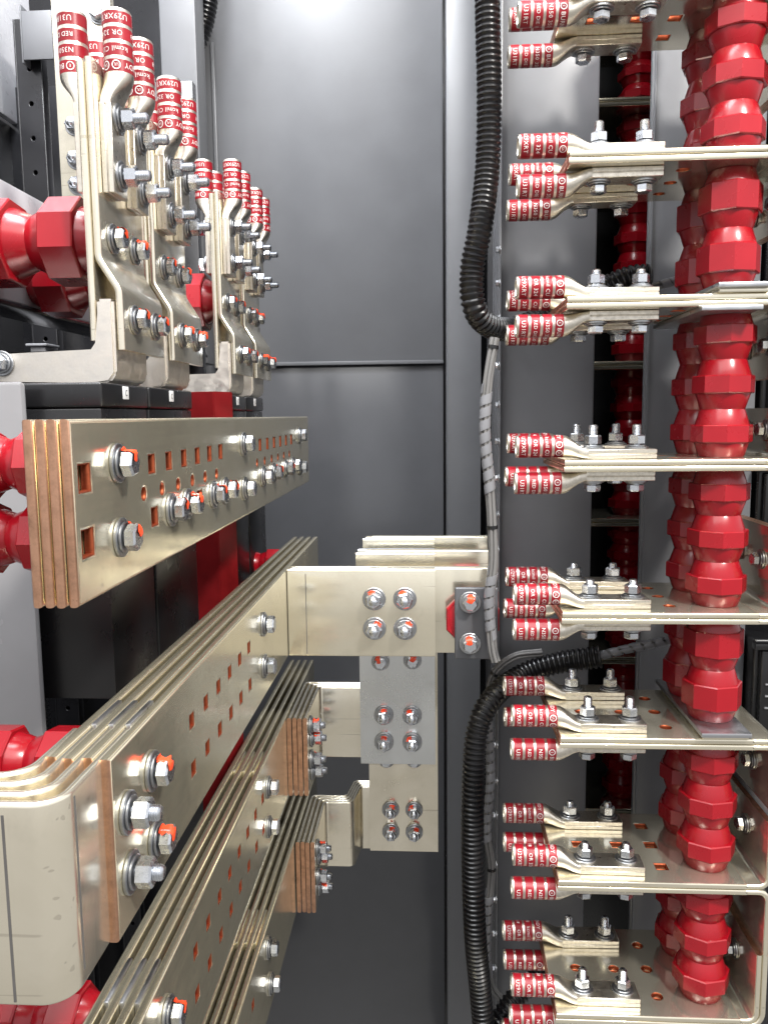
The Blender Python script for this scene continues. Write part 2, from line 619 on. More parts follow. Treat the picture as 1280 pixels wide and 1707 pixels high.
INSS, HS = insulator_mesh(2, .0200, .0200, .0085, .0185, .0145, .0225)
def insulator(mesh, w, label, group):
    return tag(put('standoff_insulator', mesh, None, w), label, 'insulator', group)

# ------------------------------------------------------------------ tubes
def catmull(pts, n=12):
    P = [Vector(p) for p in pts]
    P = [P[0] * 2 - P[1]] + P + [P[-1] * 2 - P[-2]]
    out = []
    for i in range(1, len(P) - 2):
        for k in range(n):
            t = k / n
            a, b, c, d = P[i - 1], P[i], P[i + 1], P[i + 2]
            out.append(.5 * ((2 * b) + (c - a) * t + (2 * a - 5 * b + 4 * c - d) * t * t + (3 * b - a - 3 * c + d) * t ** 3))
    out.append(P[-2])
    return out
def resample(path, step):
    out, acc, last = [path[0]], 0.0, path[0]
    for p in path[1:]:
        d = (p - last).length
        while acc + d >= step:
            f = (step - acc) / d
            last = last + (p - last) * f
            out.append(last)
            d = (p - last).length
            acc = 0.0
        acc += d
        last = p
    return out
def frames(path):
    t0 = (path[1] - path[0]).normalized()
    u = t0.orthogonal().normalized()
    res = []
    for i, p in enumerate(path):
        t = (path[min(i + 1, len(path) - 1)] - path[max(i - 1, 0)]).normalized()
        u = (u - t * u.dot(t)).normalized()
        res.append((p, t, u, t.cross(u)))
    return res
def tube(bm, path, rad, n=16, caps=True):
    rings = []
    for i, (p, t, u, v) in enumerate(frames(path)):
        r = rad(i) if callable(rad) else rad
        rings.append([bm.verts.new(p + (u * math.cos(2 * math.pi * k / n) + v * math.sin(2 * math.pi * k / n)) * r) for k in range(n)])
    for a, b in zip(rings, rings[1:]):
        for k in range(n):
            bm.faces.new((a[k], a[(k + 1) % n], b[(k + 1) % n], b[k]))
    if caps:
        bm.faces.new(rings[0]); bm.faces.new(rings[-1])
def conduit_mesh(pts, r=.0138, pitch=.0062):
    path = resample(catmull(pts), pitch / 4)
    bm = bmesh.new()
    prof = (1.0, 1.0, .86, .84)
    tube(bm, path, lambda i: r * prof[i % 4], 20)
    return new_mesh('corrugated_conduit', bm, 'conduit', 50)

# ================================================================== THE SETTING
def wall(name, label, m, *a, bev=.002):
    c = ((a[0] + a[1]) / 2, (a[2] + a[3]) / 2, a[4])
    t = tag(put(name, box_mesh(name, m, *a, bev=bev)), label, None, None, 'structure')
    return t
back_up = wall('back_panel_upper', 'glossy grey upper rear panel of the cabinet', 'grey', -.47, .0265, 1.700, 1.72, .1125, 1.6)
back_lo = wall('back_panel_lower', 'lower rear panel of the cabinet, floor reflection painted in as darker grey', 'grey_dark', -.47, .0265, 1.703, 1.72, -1.5, .108)  # darker base colour stands in for the dim floor this panel reflects
put('panel_lip', box_mesh('panel_lip', 'grey', -.47, .0265, 1.692, 1.702, .106, .1135, bev=.001), back_up)
put('door_return', box_mesh('door_return', 'grey', -.472, -.452, 1.66, 1.70, -1.5, 1.6, bev=.003), back_up)
put('stiffening_edge', box_mesh('stiffening_edge', 'grey', -.44, -.432, 1.695, 1.701, .2, .75, bev=.002), back_up)
wall('corner_channel', 'grey steel corner channel beside the rear panel', 'grey', .031, .0985, 1.60, 1.75, -1.5, 1.6)
cw = wall('side_channel', 'dark steel channel behind the black conduit', 'grey_dark', .100, .16, 1.30, 1.34, -1.5, 1.6)
wall('back_wall_far', 'dark wall behind the cabinet frame', 'black_panel', -1.2, 1.4, 1.80, 1.82, -1.8, 2.0)
lp = wall('lug_panel', 'grey painted sheet behind the cable lugs', 'grey', .0885, .2075, 1.050, 1.058, -1.3, 1.3, bev=.0025)
put('flange', box_mesh('flange', 'grey', .0855, .0885, 1.035, 1.060, -1.3, 1.3, bev=.001), lp)
for i, z in enumerate((.200, .160, .118, .060, .012, -.034, -.080, -.127, -.172, -.335, -.384, -.432, -.482, -.53, -.60, -.65, -.70, -.75)):
    bolt(lp, (.0855, 1.022, z), (-1, 0, 0), 'head', s=.45)
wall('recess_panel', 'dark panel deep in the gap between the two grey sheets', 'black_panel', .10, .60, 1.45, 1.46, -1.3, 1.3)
wall('light_block_left', 'added dark partition blocking light from the gap on the conduit side', 'black_panel', .146, .149, 1.062, 1.448, -1.3, 1.3)  # added unseen partition, keeps side light off the rear stack
wall('light_block_right', 'added dark partition blocking light from the gap on the breaker side', 'black_panel', .403, .406, 1.062, 1.448, -1.3, 1.3)  # added unseen partition, stops the key lamp reaching the rear stack
wall('light_block_roof', 'added dark roof blocking light from above the gap', 'black_panel', .150, .402, 1.062, 1.448, .80, .803)  # added unseen lid, shuts overhead light out of the gap
rp = wall('insulator_panel', 'grey sheet behind the red insulator columns', 'grey', .2700, .410, 1.052, 1.060, -1.3, 1.3, bev=.003)
put('seam_strip', box_mesh('seam_strip', 'grey', .2735, .2755, 1.0495, 1.0525, -1.3, 1.3, bev=.0006), rp)

# left-hand framework
wall('side_wall_upper', 'pale film-covered upper side wall in the corner', 'white', -.712, -.700, .60, 1.47, .500, 1.5)
wall('side_wall_lower', 'black lower side wall behind the frame posts', 'black_panel', -.725, -.713, .50, 1.60, -1.5, .498)
wall('rear_black_panel', 'black panel behind the bar supports', 'black_panel', -.72, -.395, 1.40, 1.42, -1.5, .56)
wall('frame_channel', 'tall grey frame channel beside the rear panel', 'grey', -.480, -.414, 1.50, 1.56, .10, 1.6, bev=.004)
pn = wall('left_panel', 'glossy grey sheet panel with rounded corner beside the busbars', 'grey_mid', -.75, -.297, .575, .583, -1.2, .0275, bev=.003)

def frame_post(x0, x1, y, z0, z1, label):
    t = thing('frame_post', label, 'post', ((x0 + x1) / 2, y, z0), 'perforated black frame posts')
    n = int((z1 - z0) / .052)
    holes = [('r', (x0 + x1) / 2, z0 + .03 + k * .052, .006) for k in range(n)]
    put('upright', holed_mesh('upright', x0, x1, z0, z1, .003, holes, 'xz', y, ('black_panel', 'black_panel', 'black_panel'), (0, 0)), t)
    put('side_web', box_mesh('side_web', 'black_panel', x0 - .003, x0, y, y + .04, z0, z1, bev=.0008), t)
    put('backing', box_mesh('backing', 'black_panel', x0, x1, y + .02, y + .022, z0, z1, bev=.0005), t)
    return t
frame_post(-.645, -.606, 1.30, -1.2, .62, 'perforated black frame post behind the upper gusset plate')
frame_post(-.560, -.528, 1.33, -1.2, .02, 'narrow perforated black frame post below the top busbar')
t = thing('gusset_plate', 'small grey steel plate fixed to the frame post', 'plate', (-.6, 1.28, .55))
put('face', box_mesh('face', 'grey', -.622, -.575, 1.276, 1.280, .549, .62), t)
put('fold', box_mesh('fold', 'grey', -.6245, -.622, 1.276, 1.30, .545, .63, bev=.0008), t)
t = thing('support_rail', 'pale grey steel rail carrying the horizontal red insulators', 'rail', (-.42, .9, .11))
put('web', box_mesh('web', 'grey_lite', -.412, -.402, .45, 1.45, .113, .225, bev=.0015), t)
put('lower_flange', box_mesh('lower_flange', 'black_panel', -.45, -.400, .45, 1.45, .1075, .1125, bev=.001), t)
put('upper_flange', box_mesh('upper_flange', 'grey_lite', -.45, -.412, .45, 1.45, .222, .2255, bev=.001), t)
t = thing('support_strut', 'white vertical strut under the support rail', 'strut', (-.54, 1.1, -.4))
put('strut_web', box_mesh('strut_web', 'grey_lite', -.552, -.530, 1.10, 1.13, -.372, .10, bev=.002), t)
put('strut_cap', box_mesh('strut_cap', 'grey_lite', -.556, -.526, 1.095, 1.135, .1005, .104, bev=.001), t)

# tall silver bar with fastener rows, top of the picture's left side
t = thing('vertical_busbar', 'tall bright plated bar with two rows of fasteners behind the lugs', 'busbar', (-.42, 1.0, .22))
put('bar_plate', strip_mesh('bar_plate', [(-.4495, 1.003), (-.3785, 1.003)], .006, .215, .80, 'xy', ('silver_z', 'silver_z')), t)
put('bar_plate', strip_mesh('bar_plate', [(-.4495, 1.0095), (-.3785, 1.0095)], .006, .215, .80, 'xy', ('silver_z', 'silver_z')), t)
for x, z in ((-.432, .478), (-.392, .478)): bolt(t, (x, 1.0, z), (0, -1, 0), 'head')
for z in (.352, .313, .283, .252): bolt(t, (-.4285, 1.0, z), (0, -1, 0), 'nut', s=.95, short=True)

# ================================================================== RIGHT: stacked horizontal bus plates with lugs
ORD = ['top', 'second', 'third', 'fourth', 'fifth', 'sixth', 'seventh', 'eighth', 'ninth']
PT = .00635
PZ = [.4147, .2523, .1150, -.0465, -.2036, -.3377, -.4983, -.6541, -.7880]
FL = ['d', 'd', 'd', 'u', 'u', 'd', 'ud', 'u', 'u']
FH = [.075, .055, .068, .050, .082, .070, .068, .075, .05]
FX = [.356, .356, .355, .355, .356, .356, .352, .346, .346]
YF, YB = .820, .9725
XL = .1345
LUGY = (.8475, .9425)
BX = (.087 + .0805, .087 + .1250)
for i, zt in enumerate(PZ):
    sq = i in (0, 2, 6)
    hk, hs = ('s', .0095) if sq else ('r', .0090)
    holes = [(hk, x, y, hs) for x, y in ((.1690, .896), (.2135, .896), (.2520, .940), (.2520, .897), (.2520, .852))]
    holes += [('r', .338, .836, .005)]
    t = thing('bus_plate', f'{ORD[i]} plated bus plate from above, two layers thick, carrying cable lugs', 'bus plate', ((XL + .3) / 2, (YF + YB) / 2, zt - 2 * PT), 'stacked horizontal bus plates')
    pl = []
    for k in (0, 1):
        z0 = zt - (k + 1) * PT
        dx = .0 if k == 0 else -.0005
        xe = .333
        p = put('plate', holed_mesh('plate', XL + dx, xe, YF, YB, PT - .0002, holes[:5], 'xy', z0 + .0001, ('silver_x', 'copper', 'hole_copper'), (1, 0)), t)
        d = FL[i] if len(FL[i]) == 1 else FL[i][k]
        zc = z0 + PT / 2
        inner = (k == 0) if d == 'u' else (k == 1)
        xv = FX[i] + (PT / 2 if inner or len(FL[i]) == 2 else PT * 1.5)
        rad = .010 if inner or len(FL[i]) == 2 else .0165
        ze = zt + FH[i] if d == 'u' else zt - 2 * PT - FH[i]
        path = fillet_path([(xe - .001, zc), (xv, zc), (xv, ze)], rad, 8)
        put('bent_flange', strip_mesh('bent_flange', path, PT - .0003, YF, YB, 'xz', ('silver_x', 'copper')), p)
        pl.append(p)
    # fasteners on the flange
    d = FL[i][0]
    for y in (.880, .940):
        bolt(t, (FX[i] - .0002, y, (zt + FH[i] * .55) if d == 'u' else (zt - 2 * PT - FH[i] * .5)), (-1, 0, 0), 'head', s=.9)
    # lugs and their fasteners
    for r, y in enumerate(LUGY):
        row = ('front', 'rear')[r]
        for side in ('upper', 'lower'):
            if i == 0 and side == 'upper' and r == 0: continue
            if i == 8 and not (side == 'upper' and r == 1): continue
            jx, jy, jr = random.uniform(-.0015, .0015), random.uniform(-.001, .001), random.uniform(-1.2, 1.2)
            if side == 'upper':
                w = Matrix.Translation((.087 + jx, y + jy, zt + .0001)) @ Matrix.Rotation(R(jr), 4, 'Z')
            else:
                w = Matrix.Translation((.087 + jx, y + jy, zt - 2 * PT - .0001)) @ Matrix.Rotation(math.pi, 4, 'X') @ Matrix.Rotation(R(jr), 4, 'Z')
            lug(w, f'red-banded cable lug, {row} row, on the {"top" if side == "upper" else "underside"} of the {ORD[i]} bus plate', 'cable lugs on the stacked bus plates')
        for bx in BX:
            if not (i == 0 and r == 0) and not (i == 8 and r == 0):
                bolt(t, (bx, y, zt + .0099), (0, 0, 1), 'nut', upv=(0, 1, 0), short=(i % 2 == 0))
            if i < 8:
                bolt(t, (bx, y, zt - 2 * PT - .0099), (0, 0, -1), 'head', upv=(0, 1, 0))

# red insulators between the plates, two columns
IX, IY = .3025, (.8625, .9365)
for i in range(-1, 8):
    for c, y in enumerate(IY):
        col = ('front', 'rear')[c]
        spin = Matrix.Rotation(R(14 + 3 * ((i * 5 + c * 7) % 5)), 4, 'Z')
        if i == -1:
            w = Matrix.Translation((IX, y, PZ[0])) @ spin
            lab = f'red octagonal standoff insulator at the very top of the {col} column, above all bus plates'
            insulator(INS3, w, lab, 'red insulators of the two columns')
            continue
        top, bot = PZ[i] - 2 * PT, PZ[i + 1]
        lab = f'red octagonal standoff insulator of the {col} column under the {ORD[i]} bus plate from above'
        if i in (1, 4):
            bot += .0092
            me, h = INS2, H2
        else:
            me, h = INS3, H3
        w = Matrix.Translation((IX, y, bot)) @ spin @ Matrix.Diagonal((1, 1, (top - bot) / h, 1))
        insulator(me, w, lab, 'red insulators of the two columns')
for i, nm in ((2, 'third'), (5, 'sixth')):
    t = thing('shim_plate', f'grey shim plates under the red insulators on top of the {nm} bus plate', 'shim', (.3, .9, PZ[i]))
    put('shim', box_mesh('shim', 'alu', .277, .3275, .812, .985, PZ[i] + .0046, PZ[i] + .0091, bev=.0005), t)
    put('shim', box_mesh('shim', 'silver_x', .280, .327, .818, .980, PZ[i] + .0001, PZ[i] + .0045, bev=.0005), t)
t = thing('shim_plate', 'grey shim plate pressed against the underside of the third bus plate', 'shim', (.3, .9, .10))
put('shim', box_mesh('shim', 'alu', .262, .320, .812, .985, .1150 - 2 * PT - .0046, .1150 - 2 * PT - .0001, bev=.0005), t)

# a third stack, in the shade behind the gap between the two grey sheets
RZ = (.5630, .4550, .3390, .0780, -.1610, -.3800, -.6320)
RN = ('topmost', 'second', 'third', 'fourth', 'fifth', 'sixth', 'lowest')
for i, z in enumerate(RZ):
    t = thing('rear_bus_plate', f'{RN[i]} shaded bus plate seen through the dark gap behind the lugs', 'bus plate', (.3, 1.3, z), 'shaded bus plates behind the gap')
    for k in range(2):
        put('plate', strip_mesh('plate', [(.150, z - .0032 - .0064 * k), (.40, z - .0032 - .0064 * k)], .0060, 1.245, 1.385, 'xz', ('silver_x', 'silver_x')), t)
    for x in (.20, .235): bolt(t, (x, 1.30, z + .0001), (0, 0, 1), 'nut', upv=(0, 1, 0), short=True)
    if i < len(RZ) - 1:
        lo, hi = RZ[i + 1], z - .0128
        n = max(1, round((hi - lo) / .135))
        for q in range(n):
            h = (hi - lo) / n
            w = Matrix.Translation((.3140, 1.300, lo + q * h)) @ Matrix.Rotation(R(15), 4, 'Z') @ Matrix.Diagonal((1, 1, h / H3, 1))
            insulator(INS3, w, f'shaded red insulator in the dark gap, {"" if n == 1 else ("lower of two " if q == 0 else "upper of two ")}under the {RN[i]} rear plate', 'shaded red insulators behind the gap')

# black breakers seen past the flanges
def breaker(x0, x1, y0, y1, z0, z1, label, sticker=False):
    t = thing('circuit_breaker', label, 'breaker', ((x0 + x1) / 2, y0, z0), 'black breakers beyond the flanges')
    put('housing', box_mesh('housing', 'black', x0, x1, y0, y1, z0, z1, bev=.004, seg=3), t)
    put('cover', box_mesh('cover', 'black', x0 + .006, x1, y0 - .010, y0 + .002, z0 + .012, z1 - .012, bev=.003, seg=3), t)
    for k in range(3):
        zz = z0 + (z1 - z0) * (.32 + .12 * k)
        put('vent_rib', box_mesh('vent_rib', 'alu', x0 + .012, x0 + .045, y0 - .0125, y0 - .009, zz, zz + .0022, bev=.0005), t)
    put('ledge', box_mesh('ledge', 'black', x0 - .004, x1, y0 - .016, y0 - .004, z1 - .010, z1 - .002, bev=.0012), t)
    if sticker:
        put('nameplate', box_mesh('nameplate', 'alu', x0 + .03, x0 + .07, y0 - .034, y0 - .012, z1 + .0003, z1 + .0012, bev=.0003), t)
    return t
breaker(.415, .66, 1.05, 1.40, .285, .44, 'black breaker housing behind the flange of the top bus plate')
breaker(.415, .66, 1.05, 1.40, .120, .235, 'black breaker housing beyond the second and third bus plates')
breaker(.415, .66, 1.05, 1.40, -.040, .070, 'black breaker housing beyond the third and fourth bus plates')
breaker(.415, .66, 1.05, 1.40, -.170, -.065, 'black breaker housing above the raised flange of the fifth bus plate')
breaker(.412, .66, 1.03, 1.40, -.420, -.290, 'black breaker with a metal nameplate beyond the sixth bus plate', True)
t = thing('mounting_bracket', 'bright white bracket with yellow strip beyond the seventh bus plate', 'bracket', (.38, .95, -.47))
put('face', box_mesh('face', 'label', .362, .366, .84, .99, -.47, -.392, bev=.001), t)
put('ledge', box_mesh('ledge', 'label', .366, .40, .84, .985, -.396, -.392, bev=.001), t)
put('strip', box_mesh('strip', 'copper', .3700, .3745, .86, .965, -.3918, -.389, bev=.0006), t)
put('tab', box_mesh('tab', 'orange', .376, .392, .868, .880, -.3918, -.387, bev=.0008), t)

# ================================================================== LEFT: top horizontal busbar, four plates
BH = .1016
t = thing('busbar', 'top horizontal busbar of four plates with bare copper ends and square holes', 'busbar', (-.2, .83, -BH))
hB = [('s', .4313, -.0323, .0110), ('s', .4313, -.0684, .0110)]
hB += [('s', .5391 + .0362 * k, -.0309, .0082) for k in range(6)] + [('s', .8904 + .0405 * k, -.0309, .0082) for k in range(6)]
hB += [('r', .5216 + .0366 * k, -.0498, .0044) for k in range(6)] + [('r', .873 + .0405 * k, -.0498, .0044) for k in range(6)]
hB += [('s', .5404, -.0674, .0082), ('s', .650, -.0660, .0082)]
for k in range(4):
    xr = -.1900 - k * .00655
    put('plate', holed_mesh('plate', .4144 + (.0012, 0, .0006, .0003)[k], 1.246, -BH, 0, .00635, hB, 'yz', xr - .00635, bev=.0024), t)
for y in (.477, .8068, 1.155):
    for z in (-.0268, -.0722): bolt(t, (-.1899, y, z), (1, 0, 0), 'head', mark=(y < .5))
for j, y in enumerate((.574, .6137, .6886, .7298, .8983, .9577, 1.0379, 1.095)):
    bolt(t, (-.1899, y, -.0666), (1, 0, 0), 'head', mark=(j not in (4, 7)))
AX = Matrix.Rotation(R(-90), 4, 'Y')
for y, nm in ((.477, 'near'), (.8068, 'middle'), (1.155, 'far')):
    for z, lv in ((-.0268, 'upper'), (-.0722, 'lower')):
        w = Matrix.Translation((-.2165, y, z)) @ AX @ Matrix.Rotation(R(20), 4, 'Z')
        insulator(INSS, w, f'small red insulator behind the {nm} end of the top busbar, {lv} one of its pair' if nm != 'middle' else f'small red insulator behind the middle of the top busbar, {lv} one of its pair', 'red insulators behind the busbars')

# long busbars below: four spaced plates each
CT, CP = .0066, .0100
LT = .0050
def long_bar(xr, ztop, y0, y1, label, holes, nplates=4, stag=(0, .002, .001, .003)):
    t = thing('busbar', label, 'busbar', (xr - .02, (y0 + y1) / 2, ztop - BH), 'long lower busbars')
    for k in range(nplates):
        x1 = xr - k * CP
        put('plate', holed_mesh('plate', y0 + stag[k], y1, ztop - BH, ztop, CT, holes, 'yz', x1 - CT, bev=.0018), t)
    return t
sq2 = lambda y0, n, p, za, zb: [('s', y0 + p * k, za, .0066) for k in range(n)] + [('s', y0 + p * k, zb, .0066) for k in range(n)]
ZC = (-.1750, -.3714, -.5670)
XC = (-.1660, -.1805, -.1845)
cbar = long_bar(XC[0], ZC[0], .3880, 1.158, 'upper long busbar running back from the bent plates at the near corner', sq2(.5276, 6, .03525, -.2086, -.2432))
for y, z in ((.446, -.2075), (.446, -.2500)): bolt(cbar, (XC[0] + .0001, y, z), (1, 0, 0), 'head', mark=True)
for y, z in ((.4065, -.2130), (.4065, -.2475)): bolt(cbar, (XC[0] + .0001, y, z), (1, 0, 0), 'nut', s=.98, short=True)
for y, z in ((.766, -.2029), (.764, -.2448)): bolt(cbar, (XC[0] + .0001, y, z), (1, 0, 0), 'head')
for k in range(3):
    x1 = XC[0] - CT - k * CP
    put('spacer', box_mesh('spacer', 'alu', x1 - (CP - CT) + .0001, x1 - .0001, .4345, .474, ZC[0] - BH + .003, ZC[0] + .0008, bev=.0008), cbar)
# the bent plates that leave to the left at the near end
t = thing('bent_busbar', 'nest of bent plated bars turning the corner in front of the upper long busbar', 'busbar', (-.21, .36, ZC[0] - BH))
for k in range(4):
    xc = XC[0] - .0075 - k * CP
    yf = .3430 + k * CP
    path = fillet_path([(-.62, yf), (xc, yf), (xc, .431)], .013 + .0004 * k, 10)
    put('plate', strip_mesh('plate', path, LT, ZC[0] - BH - .0005, ZC[0] - .0005, 'xy', ('silver_z', 'copper')), t)
fy = .3430 - LT / 2
put('fold_mark', box_mesh('fold_mark', 'pencil', -.1985, -.1972, fy - .0002, fy + .0006, ZC[0] - BH + .002, ZC[0] - .006, bev=0), t)
fx = XC[0] - .0050
put('fold_mark', box_mesh('fold_mark', 'pencil', fx - .0008, fx + .0002, .3560, .3575, ZC[0] - BH + .008, ZC[0] - .004, bev=0), t)
for y, lab in ((.455, 'near'), (1.115, 'far')):
    for z, lv in ((-.2075, 'upper'), (-.2530, 'lower')):
        w = Matrix.Translation((-.2035, y, z)) @ AX @ Matrix.Rotation(R(10), 4, 'Z')
        insulator(INSS, w, f'red insulator behind the {lab} end of the upper long busbar, {lv} one of its pair', 'red insulators behind the busbars')
c2 = long_bar(XC[1], ZC[1], .400, 1.19, 'middle long busbar of four spaced plates below the upper one', sq2(.560, 8, .03525, -.4045, -.4395))
for y, z in ((.832, -.4037), (.829, -.4481)): bolt(c2, (XC[1] + .0001, y, z), (1, 0, 0), 'head')
for y, z in ((.4924, -.4021), (.4924, -.446)): bolt(c2, (XC[1] + .0001, y, z), (1, 0, 0), 'head', mark=True)
for ya, yb in ((.462, .505), (.80, .85)):
    for k in range(3):
        x1 = XC[1] - CT - k * CP
        put('spacer', box_mesh('spacer', 'alu' if ya < .6 else 'silver_y', x1 - (CP - CT) + .0001, x1 - .0001, ya, yb, ZC[1] - BH + .003, ZC[1] + .0008, bev=.0008), c2)
for z, lv in ((-.3900, 'upper'), (-.4355, 'lower')):
    w = Matrix.Translation((-.2180, .470, z)) @ AX @ Matrix.Rotation(R(10), 4, 'Z')
    insulator(INSS, w, f'red insulator behind the near end of the middle long busbar, {lv} one of its pair', 'red insulators behind the busbars')
c3 = long_bar(XC[2], ZC[2], .520, 1.22, 'lowest long busbar of four spaced plates at the bottom', sq2(.645, 4, .03525, -.600, -.635))
for y, z in ((.8258, -.5897), (.8328, -.6386)): bolt(c3, (XC[2] + .0001, y, z), (1, 0, 0), 'head')
for k in range(3):
    x1 = XC[2] - CT - k * CP
    put('spacer', box_mesh('spacer', 'silver_y', x1 - (CP - CT) + .0001, x1 - .0001, .80, .86, ZC[2] - BH + .003, ZC[2] + .0008, bev=.0008), c3)

# ================================================================== CENTRE: transverse bars
# front one, butting on the upper long busbar
t = thing('cross_busbar', 'front horizontal cross bar with four marked bolts meeting the upper long busbar', 'busbar', (-.08, .91, ZC[0] - BH))
for k in range(2):
    y = .9000 + k * .0066 + .0032
    path = [(-.1652 + .001 * k, y), (.0040, y)]
    put('plate', strip_mesh('plate', path, .0062, ZC[0] - BH, ZC[0] + .0012, 'xy', ('silver_x', 'silver_x')), t)
for k in range(2):
    y = .9135 + k * .0066 + .0032
    put('plate', strip_mesh('plate', [(-.164, y), (.068, y)], .0062, ZC[0] - BH + .0005, ZC[0] + .0005, 'xy', ('silver_x', 'silver_x')), t)
for x in (-.0655, -.0304):
    for z in (-.2079, -.2425): bolt(t, (x, .8999, z), (0, -1, 0), 'nut', mark=True, short=True, s=1.10)
put('scribe_line', box_mesh('scribe_line', 'pencil', -.1445, -.1438, .8996, .9003, ZC[0] - BH + .003, ZC[0] - .004, bev=0), t)
t = thing('insulator_bracket', 'dark grey bracket plate with two marked bolts over a red insulator', 'bracket', (.043, .886, -.272))
put('bracket_plate', box_mesh('bracket_plate', 'grey_dark', .0255, .0740, .880, .885, -.273, -.1905, bev=.0024, seg=3), t)
put('bracket_leg', box_mesh('bracket_leg', 'grey_dark', .052, .0645, .8855, .8985, -.262, -.2015, bev=.001), t)
for z in (-.2070, -.2540): bolt(t, (.0425, .8799, z), (0, -1, 0), 'head', mark=True)
w = frame((.046, .9400, -.227), (0, 1, 0), (0, 0, 1))
insulator(INSL, w, 'red insulator behind the front cross bar', 'red insulators of the cross bars')
w = frame((.046, .8990, -.229), (0, -1, 0), (0, 0, 1))
bm = bmesh.new()
lathe(bm, [(.0305, .0005), (.0320, .0015), (.0320, .011), (.0305, .0128)], 8, 0, True, True, R(22.5))
lathe(bm, [(.027, .0127), (.0255, .0134)], 32, 0, False, True)
tag(put('standoff_insulator', new_mesh('insulator_cap', bm, 'red', 30), None, w), 'red insulator cap clamped between the dark bracket plate and the front cross bar', 'insulator')

def cross(y, zt, label, drop_y, drop_z0, xl):
    t = thing('cross_busbar', label, 'busbar', (-.03, y, zt - BH), 'rear cross bars')
    for k in range(2):
        put('plate', strip_mesh('plate', [(-.0973 + .002 * k, y + .0032 + .0066 * k), (.0040, y + .0032 + .0066 * k)], .0062, zt - BH, zt, 'xy', ('silver_x', 'silver_x')), t)
    for k in range(2):
        put('plate', strip_mesh('plate', [(-.085, y + .0167 + .0066 * k), (.066 + .06 * (y - .9), y + .0167 + .0066 * k)], .0062, zt - BH + .002, zt + .001, 'xy', ('silver_x', 'silver_x')), t)
    return t
cross(1.018, -.1750, 'middle cross bar just behind the front one', 1.05, -.475, -.097)
cross(1.128, -.1735, 'rearmost cross bar of the three', 1.14, -.653, -.0935)
def drop(y, x0, x1, zb, zt, label, bolts, heads, m='silver_z'):
    t = thing('drop_bar', label, 'busbar', ((x0 + x1) / 2, y, zb))
    for k in range(2):
        put('plate', strip_mesh('plate', [(x0 + .0008 * k, y + .0032 + .0066 * k), (x1, y + .0032 + .0066 * k)], .0062, zb + .001 * k, zt, 'xy', (m, m)), t)
    for x, z in bolts: bolt(t, (x, y - .0001, z), (0, -1, 0), 'nut', mark=True, short=True, s=1.08)
    for x, z in heads: bolt(t, (x, y - .0001, z), (0, -1, 0), 'head', mark=True)
    return t
drop(1.0500, -.0975, .0041, -.4745, -.176, 'front vertical drop bar hanging below the front cross bar', [(x, z) for x in (-.0655, -.0270) for z in (-.4038, -.4420)], [(-.0690, -.3290), (-.0260, -.3270)], 'silver_cool')
drop(1.1600, -.0955, .0083, -.6640, -.176, 'rear vertical drop bar reaching lowest behind the front drop bar', [(x, z) for x in (-.0635, -.0278) for z in (-.5955, -.6310)], [(-.0690, -.5165), (-.0272, -.5160)])

def lap(name_label, xr, y0, yb, zt, run, bolts_y):
    t = thing('corner_busbar', name_label, 'busbar', (xr - .02, (y0 + yb) / 2, zt - BH), 'corner bars lapped on the long busbars')
    for k in range(4):
        t_ = .0054
        xc = xr - .0032 - k * .0066
        path = fillet_path(run(k, xc), .007 + .0002 * k, 6)
        put('plate', strip_mesh('plate', path, t_, zt - BH, zt, 'xy', ('silver_z', 'copper')), t)
    for y, z in bolts_y: bolt(t, (xr + .0001, y, z), (1, 0, 0), 'nut', mark=True, short=True)
    return t
lap('corner bar with copper ends joining the middle long busbar to the front drop bar', XC[1] + .0262, .951, 1.07, ZC[1],
    lambda k, xc: [(xc, .951 + (.001, 0, .0015, .0005)[k]), (xc, 1.0700 + k * .0064), (-.02, 1.0700 + k * .0064)],
    [(.972, -.388), (.980, -.408), (.972, -.433), (.980, -.452)])
lap('joggled corner bar with copper ends joining the lowest long busbar to the rear drop bar', XC[2] + .0270, 1.0085, 1.12, ZC[2] + .0005,
    lambda k, xc: [(xc, 1.0085 + (.001, 0, .0015, .0005)[k]), (xc, 1.1250 + k * .0064), (-.1190 - k * .0030, 1.1250 + k * .0064), (-.1120 - k * .0030, 1.1764 + k * .0064), (-.02, 1.1764 + k * .0064)],
    [(1.028, -.585), (1.040, -.604), (1.028, -.626), (1.040, -.648)])

